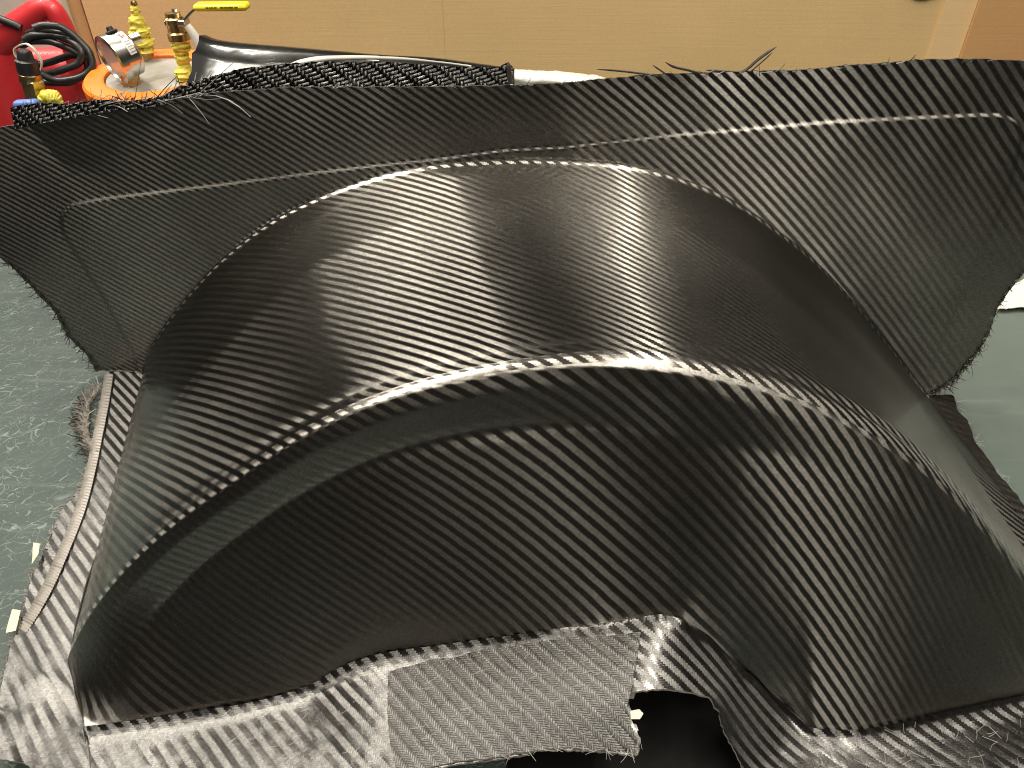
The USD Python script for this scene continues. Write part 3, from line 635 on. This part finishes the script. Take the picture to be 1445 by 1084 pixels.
stk = obj('sticker', patch(.45, 1.6, -.012, -.003, .0005), 'sticker', gau, smooth=60)
for a in (.55, .62, .69, .76): obj('sticker_mark', patch(a, a + .035, -.012 + .002 * ((a * 100) % 3), -.006 + .001 * ((a * 50) % 2), .0009, 3), 'red_print', stk, smooth=False)
for a in (1.0, 1.12, 1.24, 1.36, 1.48): obj('sticker_mark', patch(a, a + .03, -.012, -.005, .0009, 3), 'grey_print', stk, smooth=False)
obj('gauge_stem', tube(curve([b2, b2 + (0, 0, .012), gc - axis * .002 - np.array([0, 0, RG * .8])], 10), .0085, 12), 'brass', gau)
obj('stem_nut', lathe([(0, 0), (.013, 0), (.013, .012), (0, .012)], 6, b2), 'brass', gau)
back = gc - axis * .017
obj('back_fitting', tube([back + u_ * .012, back + u_ * .012 - axis * .014], .007, 12), 'steel', gau)

# red pump body with carrying handle
YB = 1.16
red = thing('red_vacuum_pump', 'red plastic pump housing with thick carrying handle at the back left', 'pump', (*up((40, 150), YB)[:2], 0))
xa, xb_ = up((-70, 120), YB)[0], up((150, 120), YB)[0]
import manifold3d as m3
def hull(pts): 
    mm = m3.Manifold.batch_hull([m3.Manifold.sphere(r, 24).translate(tuple(map(float, p))) for p, r in pts]).to_mesh(); return trimesh.Trimesh(mm.vert_properties[:, :3], mm.tri_verts, process=False)
zt = up((80, 78), YB)[2]
obj('pump_housing', hull([((xa, YB, .03), .03), ((xb_ - .03, YB, .03), .03), ((xa, YB + .12, .03), .03), ((xb_ - .03, YB + .12, .03), .03), ((xb_ - .04, YB + .02, zt - .07), .04), ((up((85, 100), YB)[0], YB + .02, zt - .045), .05), ((xa, YB + .03, zt - .04), .04)]), 'red_plastic', red, smooth=50)
obj('housing_column', hull([((up((10, 150), YB - .03)[0], YB - .03, .03), .03), ((up((6, 120), YB - .03)[0], YB - .03, up((6, 110), YB - .03)[2]), .036), ((up((-6, 70), YB - .03)[0], YB - .03, up((-6, 62), YB - .03)[2]), .026), ((xa, YB - .02, .15), .03)]), 'red_plastic', red, smooth=50)
hp_ = curve([up(q, YB - .035) for q in ((-40, 84), (-8, 62), (20, 42), (46, 22), (58, 13), (68, 10), (77, 17), (92, 44), (106, 76), (116, 110))], 60)
obj('carrying_handle', tube(hp_, np.interp(np.linspace(0, 1, 60), [0, .25, .5, .62, .8, 1], [.028, .021, .0165, .0135, .0135, .016]), 20), 'red_plastic', red, smooth=60)
# coiled cable in front of it
YC = 1.075
coil = thing('coiled_cable', 'black cable coiled in several loops against the red pump', 'cable', up((80, 100), YC))
cpts = []
loops = [[(48, 40), (62, 36), (80, 37), (98, 46), (114, 60), (127, 76), (131, 92), (122, 104), (106, 111), (84, 114), (64, 108), (50, 96)],
         [(34, 56), (50, 50), (72, 50), (92, 55), (108, 64), (116, 76), (112, 88), (96, 96), (76, 102), (58, 104), (44, 98)],
         [(30, 66), (46, 58), (66, 58), (86, 64), (104, 72), (120, 84), (124, 96), (114, 108), (92, 117), (70, 117), (54, 108)],
         [(40, 48), (60, 43), (84, 46), (104, 56), (120, 72), (119, 82), (104, 78), (88, 82), (70, 88), (52, 92)]]
for k, lp in enumerate(loops):
    q = curve(lp, 60); P = np.array([up(p, YC + .010 * (k - 1.5) + .012 * math.sin(i * .09 + k)) for i, p in enumerate(q)])
    obj('cable_loop', tube(P, 0.0046, 10), 'black_rubber', coil, smooth=60)
P = np.array([up(p, YC + .03) for p in curve([(-40, 18), (-10, 24), (10, 31), (30, 40)], 14)])
obj('cable_end', tube(P, .0052, 10), 'black_rubber', coil, smooth=60)
P = np.array([up(p, YC - .03) for p in curve([(26, 82), (21, 76), (20, 70), (27, 64), (36, 62), (44, 66), (54, 78), (59, 90), (56, 102)], 40)])
obj('cable_tie', ribbon(P, .0022, .0007), 'white_plastic', coil, smooth=False, label='white cable tie round the loops')
# brass fitting with black cap
YF = 1.0
fa = thing('capped_brass_fitting', 'brass fitting with black knurled cap standing in front of the red pump', 'fitting', up((54, 150), YF))
fax = up((36, 80), YF) - up((52, 150), YF); fax /= np.linalg.norm(fax)
obj('hex_body', lathe([(0, -.03), (.0125, -.03), (.0135, 0), (.0145, .022), (.0125, .024), (0, .024)], 6, up((51, 138), YF), fax), 'brass', fa, smooth=False)
obj('collar', lathe([(0, 0), (.0125, 0), (.0135, .003), (.0125, .010), (.010, .012), (0, .012)], 24, up((44, 116), YF), fax), 'brass', fa)
q0 = up((51, 138), YF) - fax * .028
obj('stand_pipe', tube([(q0[0], q0[1], .001), (q0[0], q0[1], q0[2] * .6), q0], .009, 14), 'brass', fa)
cap = obj('black_cap', lathe([(0, 0), (.0118, 0), (.0128, .002), (.0128, .016), (.0095, .0175), (.0085, .026), (.0065, .0285), (0, .0285)], 24, up((41, 104), YF), fax), 'black_rubber', fa)
obj('cap_ring', lathe([(.0090, 0), (.0112, 0), (.0112, .0015), (.0090, .0015)], 24, up((38, 89), YF), fax), 'white_plastic', cap)
wrap('sealant_tape', [up((60, 142), YF - .01), up((68, 136), YF - .01), up((78, 140), YF - .01), up((86, 147), YF - .01)], [.006, .0095, .009, .005], fa, 8, 9)
blu = thing('blue_clamp_tip', 'small blue plastic tip just above the woven edge at far left', 'clamp', up((36, 147), .96))
obj('clamp_bar', tube([(up((38, 148), .96)[0], .96, .001), up((38, 149), .96)], .0055, 12), 'black_rubber', blu)
obj('blue_tip', box((.030, .014, .012), up((38, 148), .96), trimesh.transformations.rotation_matrix(-.06, [0, 1, 0]), bevel=.004), 'blue_plastic', blu)

# ------------------------------------------------------------------ black moulding behind the pot, white film
M['black_gloss'] = simple('black_gloss', (0.008, 0.008, 0.008), 0.26, var=0.3, scale=8, coat=0.15, bump=0.004, bscale=9)
YM = 0.98
mo = thing('black_moulding', 'glossy black moulded panel lying behind the pot, its wavy edge against the cardboard', 'moulding', up((400, 110), YM))
ed = curve([(281, 50), (300, 57), (350, 63), (400, 67), (470, 73), (540, 79), (600, 82), (680, 92), (726, 98)], 80)
rowsm = []
for k, (dy, dz) in enumerate([(0.02, -0.004), (0.0, 0.0), (-0.006, -0.006), (-0.022, -0.012), (-0.035, -0.012), (-0.048, -0.026), (-0.075, -0.036), (-0.10, -0.04), (-0.13, -0.06), (-0.15, -0.12)]):
    P = at_y(ed, YM); P = P + np.array([0.0, dy, dz]); P[:, 2] += 0.014 * (meshkit.fbm(P * np.array([16, 40, 5]), 3, 4) - .5) * (k > 1); rowsm.append(P)
rowsm.append(rowsm[-1] * (1, 1, 0) + (0, -.01, .002)); MV = np.array(rowsm); 
obj('moulded_skin', (MV.reshape(-1, 3), grid_faces(len(rowsm), 80)[:, ::-1]), 'black_gloss', mo, smooth=50)
M['film_white'] = simple('film_white', (0.74, 0.72, 0.66), 0.3, var=0.1, coat=0.4, bump=0.003, bscale=60)
fl = curve([(405, 93), (424, 84), (455, 79), (500, 78), (535, 79)], 40)
P = at_y(fl, YM - .05); Q = at_y(fl + np.c_[np.zeros(40), np.linspace(3, 7, 40)], YM - .065)
obj('film_edge', (np.vstack([P, (P + Q) / 2 + (0, -.004, .002), Q]), grid_faces(3, 40)), 'film_white', mo, smooth=60, label='pale film edge lying on the black skin')
YW = 1.20
wf = thing('white_film_roll', 'crumpled white film lying behind the top edge under the cardboard', 'film', up((790, 110), YW))
wt = ragged([(716, 101), (745, 103), (790, 105), (820, 108), (845, 111), (862, 116)], 60, 1.0, 81); wb = np.c_[np.linspace(716, 862, 60), np.full(60, 122)]
R0, R1 = at_y(wt, YW), at_y(wb, YW)
R = [at_y(wt, YW) + (0, .03, -.004)] + [R0 + (R1 - R0) * k + np.c_[np.zeros(60), -.008 * math.sin(k * 3.1) + .01 * (meshkit.noise((R0 + (0, 0, k)) * 40, 3) - .5), np.zeros(60)] for k in np.linspace(0, 1, 6)]
R += [R[-1] * (1, 1, 0.5) + (0, -.012, 0), R[-1] * (1, 1, 0) + (0, -.03, .003)]
obj('film_folds', (np.array(R).reshape(-1, 3), grid_faces(len(R), 60)), 'film_white', wf, smooth=60)

# ------------------------------------------------------------------ scraps on the table
def flat(name, poly, z, th, mat, label, cat, seed=1, amp=1.0, group=None, wav=0.0):
    pts, T, nb = sheet_px(np.array(ragged(list(poly) + [poly[0]], 90, amp, seed))[:-1], 7.0); P = on_z(pts, z)
    if wav: P[:, 2] += wav * meshkit.fbm(P * 30, 3, seed)
    n = len(P); i = np.arange(nb); j = (i + 1) % nb
    V = np.vstack([P, P - (0, 0, th)]); F = np.vstack([T, T[:, ::-1] + n, np.c_[i, j, j + n], np.c_[i, j + n, i + n]])
    o = obj(name, trimesh.Trimesh(V, F, process=False), mat, None, smooth=30); keys(o.GetPrim(), label, cat, group); return o
M['masking_tape'] = simple('masking_tape', (0.56, 0.57, 0.36), 0.6, var=0.08)
flat('masking_tape', [(47, 766), (56, 767), (54, 782), (45, 795)], .0135, .0004, 'masking_tape', 'small pale tape scrap at the flange edge beside the selvedge strip', 'tape', 4, .4)
flat('masking_tape', [(17, 860), (29, 861), (22, 890), (8, 893)], .0125, .0004, 'masking_tape', 'larger pale tape strip on the table at the flange corner', 'tape', 5, .4)
flat('clear_film', [(1414, 414), (1445, 396), (1500, 380), (1500, 446), (1440, 436), (1404, 438)], .004, .001, 'film_white', 'crumpled white film on the table at the right corner of the panel', 'film', 6, 2.0, wav=.006)
M['black_sheet'] = simple('black_sheet', (0.006, 0.006, 0.006), 0.45, var=0.4, scale=18, bump=0.001, bscale=30, spec=0.12)
flat('black_plastic_sheet', [(716, 1040), (760, 1000), (860, 960), (1000, 930), (1100, 1000), (1200, 1060), (1200, 1150), (716, 1150)], .0035, .0012, 'black_sheet', 'black plastic sheet on the table under the cut-out in the front flange', 'plastic sheet', 7, 1.5)

# ------------------------------------------------------------------ cardboard boxes
def cardboard(name, color):
    g = G(); p = g.pos(); f = g.noise(5.0, 5.0, rough=0.6); st = g.noise(1.0, 3.0, g.add('vector_math', 'vector', math_type='multiply', vector1=p, vector2=(6, 6, 420)))
    sp = g.map(g.noise(420.0, 2.0), 0.3, 0.7, 0.94, 1.05)
    c = g.mixc(f, tuple(x * .9 for x in color), tuple(x * 1.08 for x in color)); c = g.add('vector_math', 'vector', math_type='scale', vector1=c, scale=g.m('multiply', sp, g.map(st, .3, .7, .985, 1.015)))
    return g.done(name, g.add('principled_bsdf', 'BSDF', base_color=c, roughness=0.7, specular_ior_level=0.25, normal=g.bump(st, 0.00015)))
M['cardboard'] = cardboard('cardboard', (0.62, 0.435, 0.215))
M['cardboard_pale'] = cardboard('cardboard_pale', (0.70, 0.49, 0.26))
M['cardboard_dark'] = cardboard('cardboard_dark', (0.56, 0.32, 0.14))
M['dark_gap'] = simple('dark_gap', (0.10, 0.06, 0.03), 0.9)
M['grey_board'] = simple('grey_board', (0.50, 0.48, 0.43), 0.5)
YX = 1.45
def bx(name, xpl, xpr, y, z1, depth, mat, label, cat, split=None):
    xl, xr = up((xpl, 60), y)[0], up((xpr, 60), y)[0]
    t = thing(name, label, cat, ((xl + xr) / 2, y + depth / 2, -0.02))
    obj('carcass', box((xr - xl - .004, depth, z1 - .004), ((xl + xr) / 2, y + depth / 2 + .004, z1 / 2 - .02), bevel=.003), mat, t)
    cuts = [xl] + [up((s, 60), y)[0] for s in (split or [])] + [xr]
    for k, (a, b) in enumerate(zip(cuts, cuts[1:])):
        obj('front_panel', box((b - a, .006, z1), ((a + b) / 2, y + .002 + .0005 * (k % 2), z1 / 2 - .02)), mat, t)
    return t
big = bx('cardboard_box', 134, 1315, YX, .42, .4, 'cardboard', 'big tan cardboard box filling the background', 'box', [627])
sm = bx('cardboard_box', 96, 132, YX + .01, .42, .3, 'cardboard', 'narrow slice of cardboard box left of the dark gap', 'box')
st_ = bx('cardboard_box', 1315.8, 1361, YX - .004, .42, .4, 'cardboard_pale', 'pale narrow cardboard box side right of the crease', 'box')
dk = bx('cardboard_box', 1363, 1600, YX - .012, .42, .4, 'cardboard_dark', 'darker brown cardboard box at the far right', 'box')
hh = up((1326, -10), YX)
o = obj('hand_hole', lathe([(0, 0), (.045, 0), (.045, .001), (0, .001)], 32, (hh[0] - .028, YX - .0025, hh[2] + .034), (0, -1, 0)), 'dark_gap', big)
gb = thing('grey_board', 'pale grey board standing behind the red handle in the top left corner', 'board', up((30, 30), YX - .02))
xg0, xg1 = up((-200, 40), YX - .02)[0], up((84, 40), YX - .02)[0]
obj('board_face', box((xg1 - xg0, .03, .44), ((xg0 + xg1) / 2, YX - .005, .20), bevel=.004), 'grey_board', gb)
obj('board_edge', box((.014, .026, .44), (xg1 + .008, YX - .005, .20), bevel=.004), 'white_plastic', gb, label='rounded white edge strip')

for k, (q, sd_) in enumerate((([(889, 1003), (902, 1001), (908, 1007), (903, 1015), (890, 1015)], 3), ([(891, 1021), (898, 1022), (901, 1031), (893, 1032)], 4), ([(890, 978), (897, 979), (894, 986), (888, 985)], 5))):
    pts, T, nb = sheet_px(np.array(ragged(q + [q[0]], 30, .7, sd_))[:-1], 3.0); P = on_z(pts, 0.0695 - 0.006 * k); n = len(P); i = np.arange(nb); j = (i + 1) % nb
    obj('resin_flake', trimesh.Trimesh(np.vstack([P, P - (0, 0, .0006)]), np.vstack([T, T[:, ::-1] + n, np.c_[i, j, j + n], np.c_[i, j + n, i + n]]), process=False), 'resin_edge', part, smooth=False)
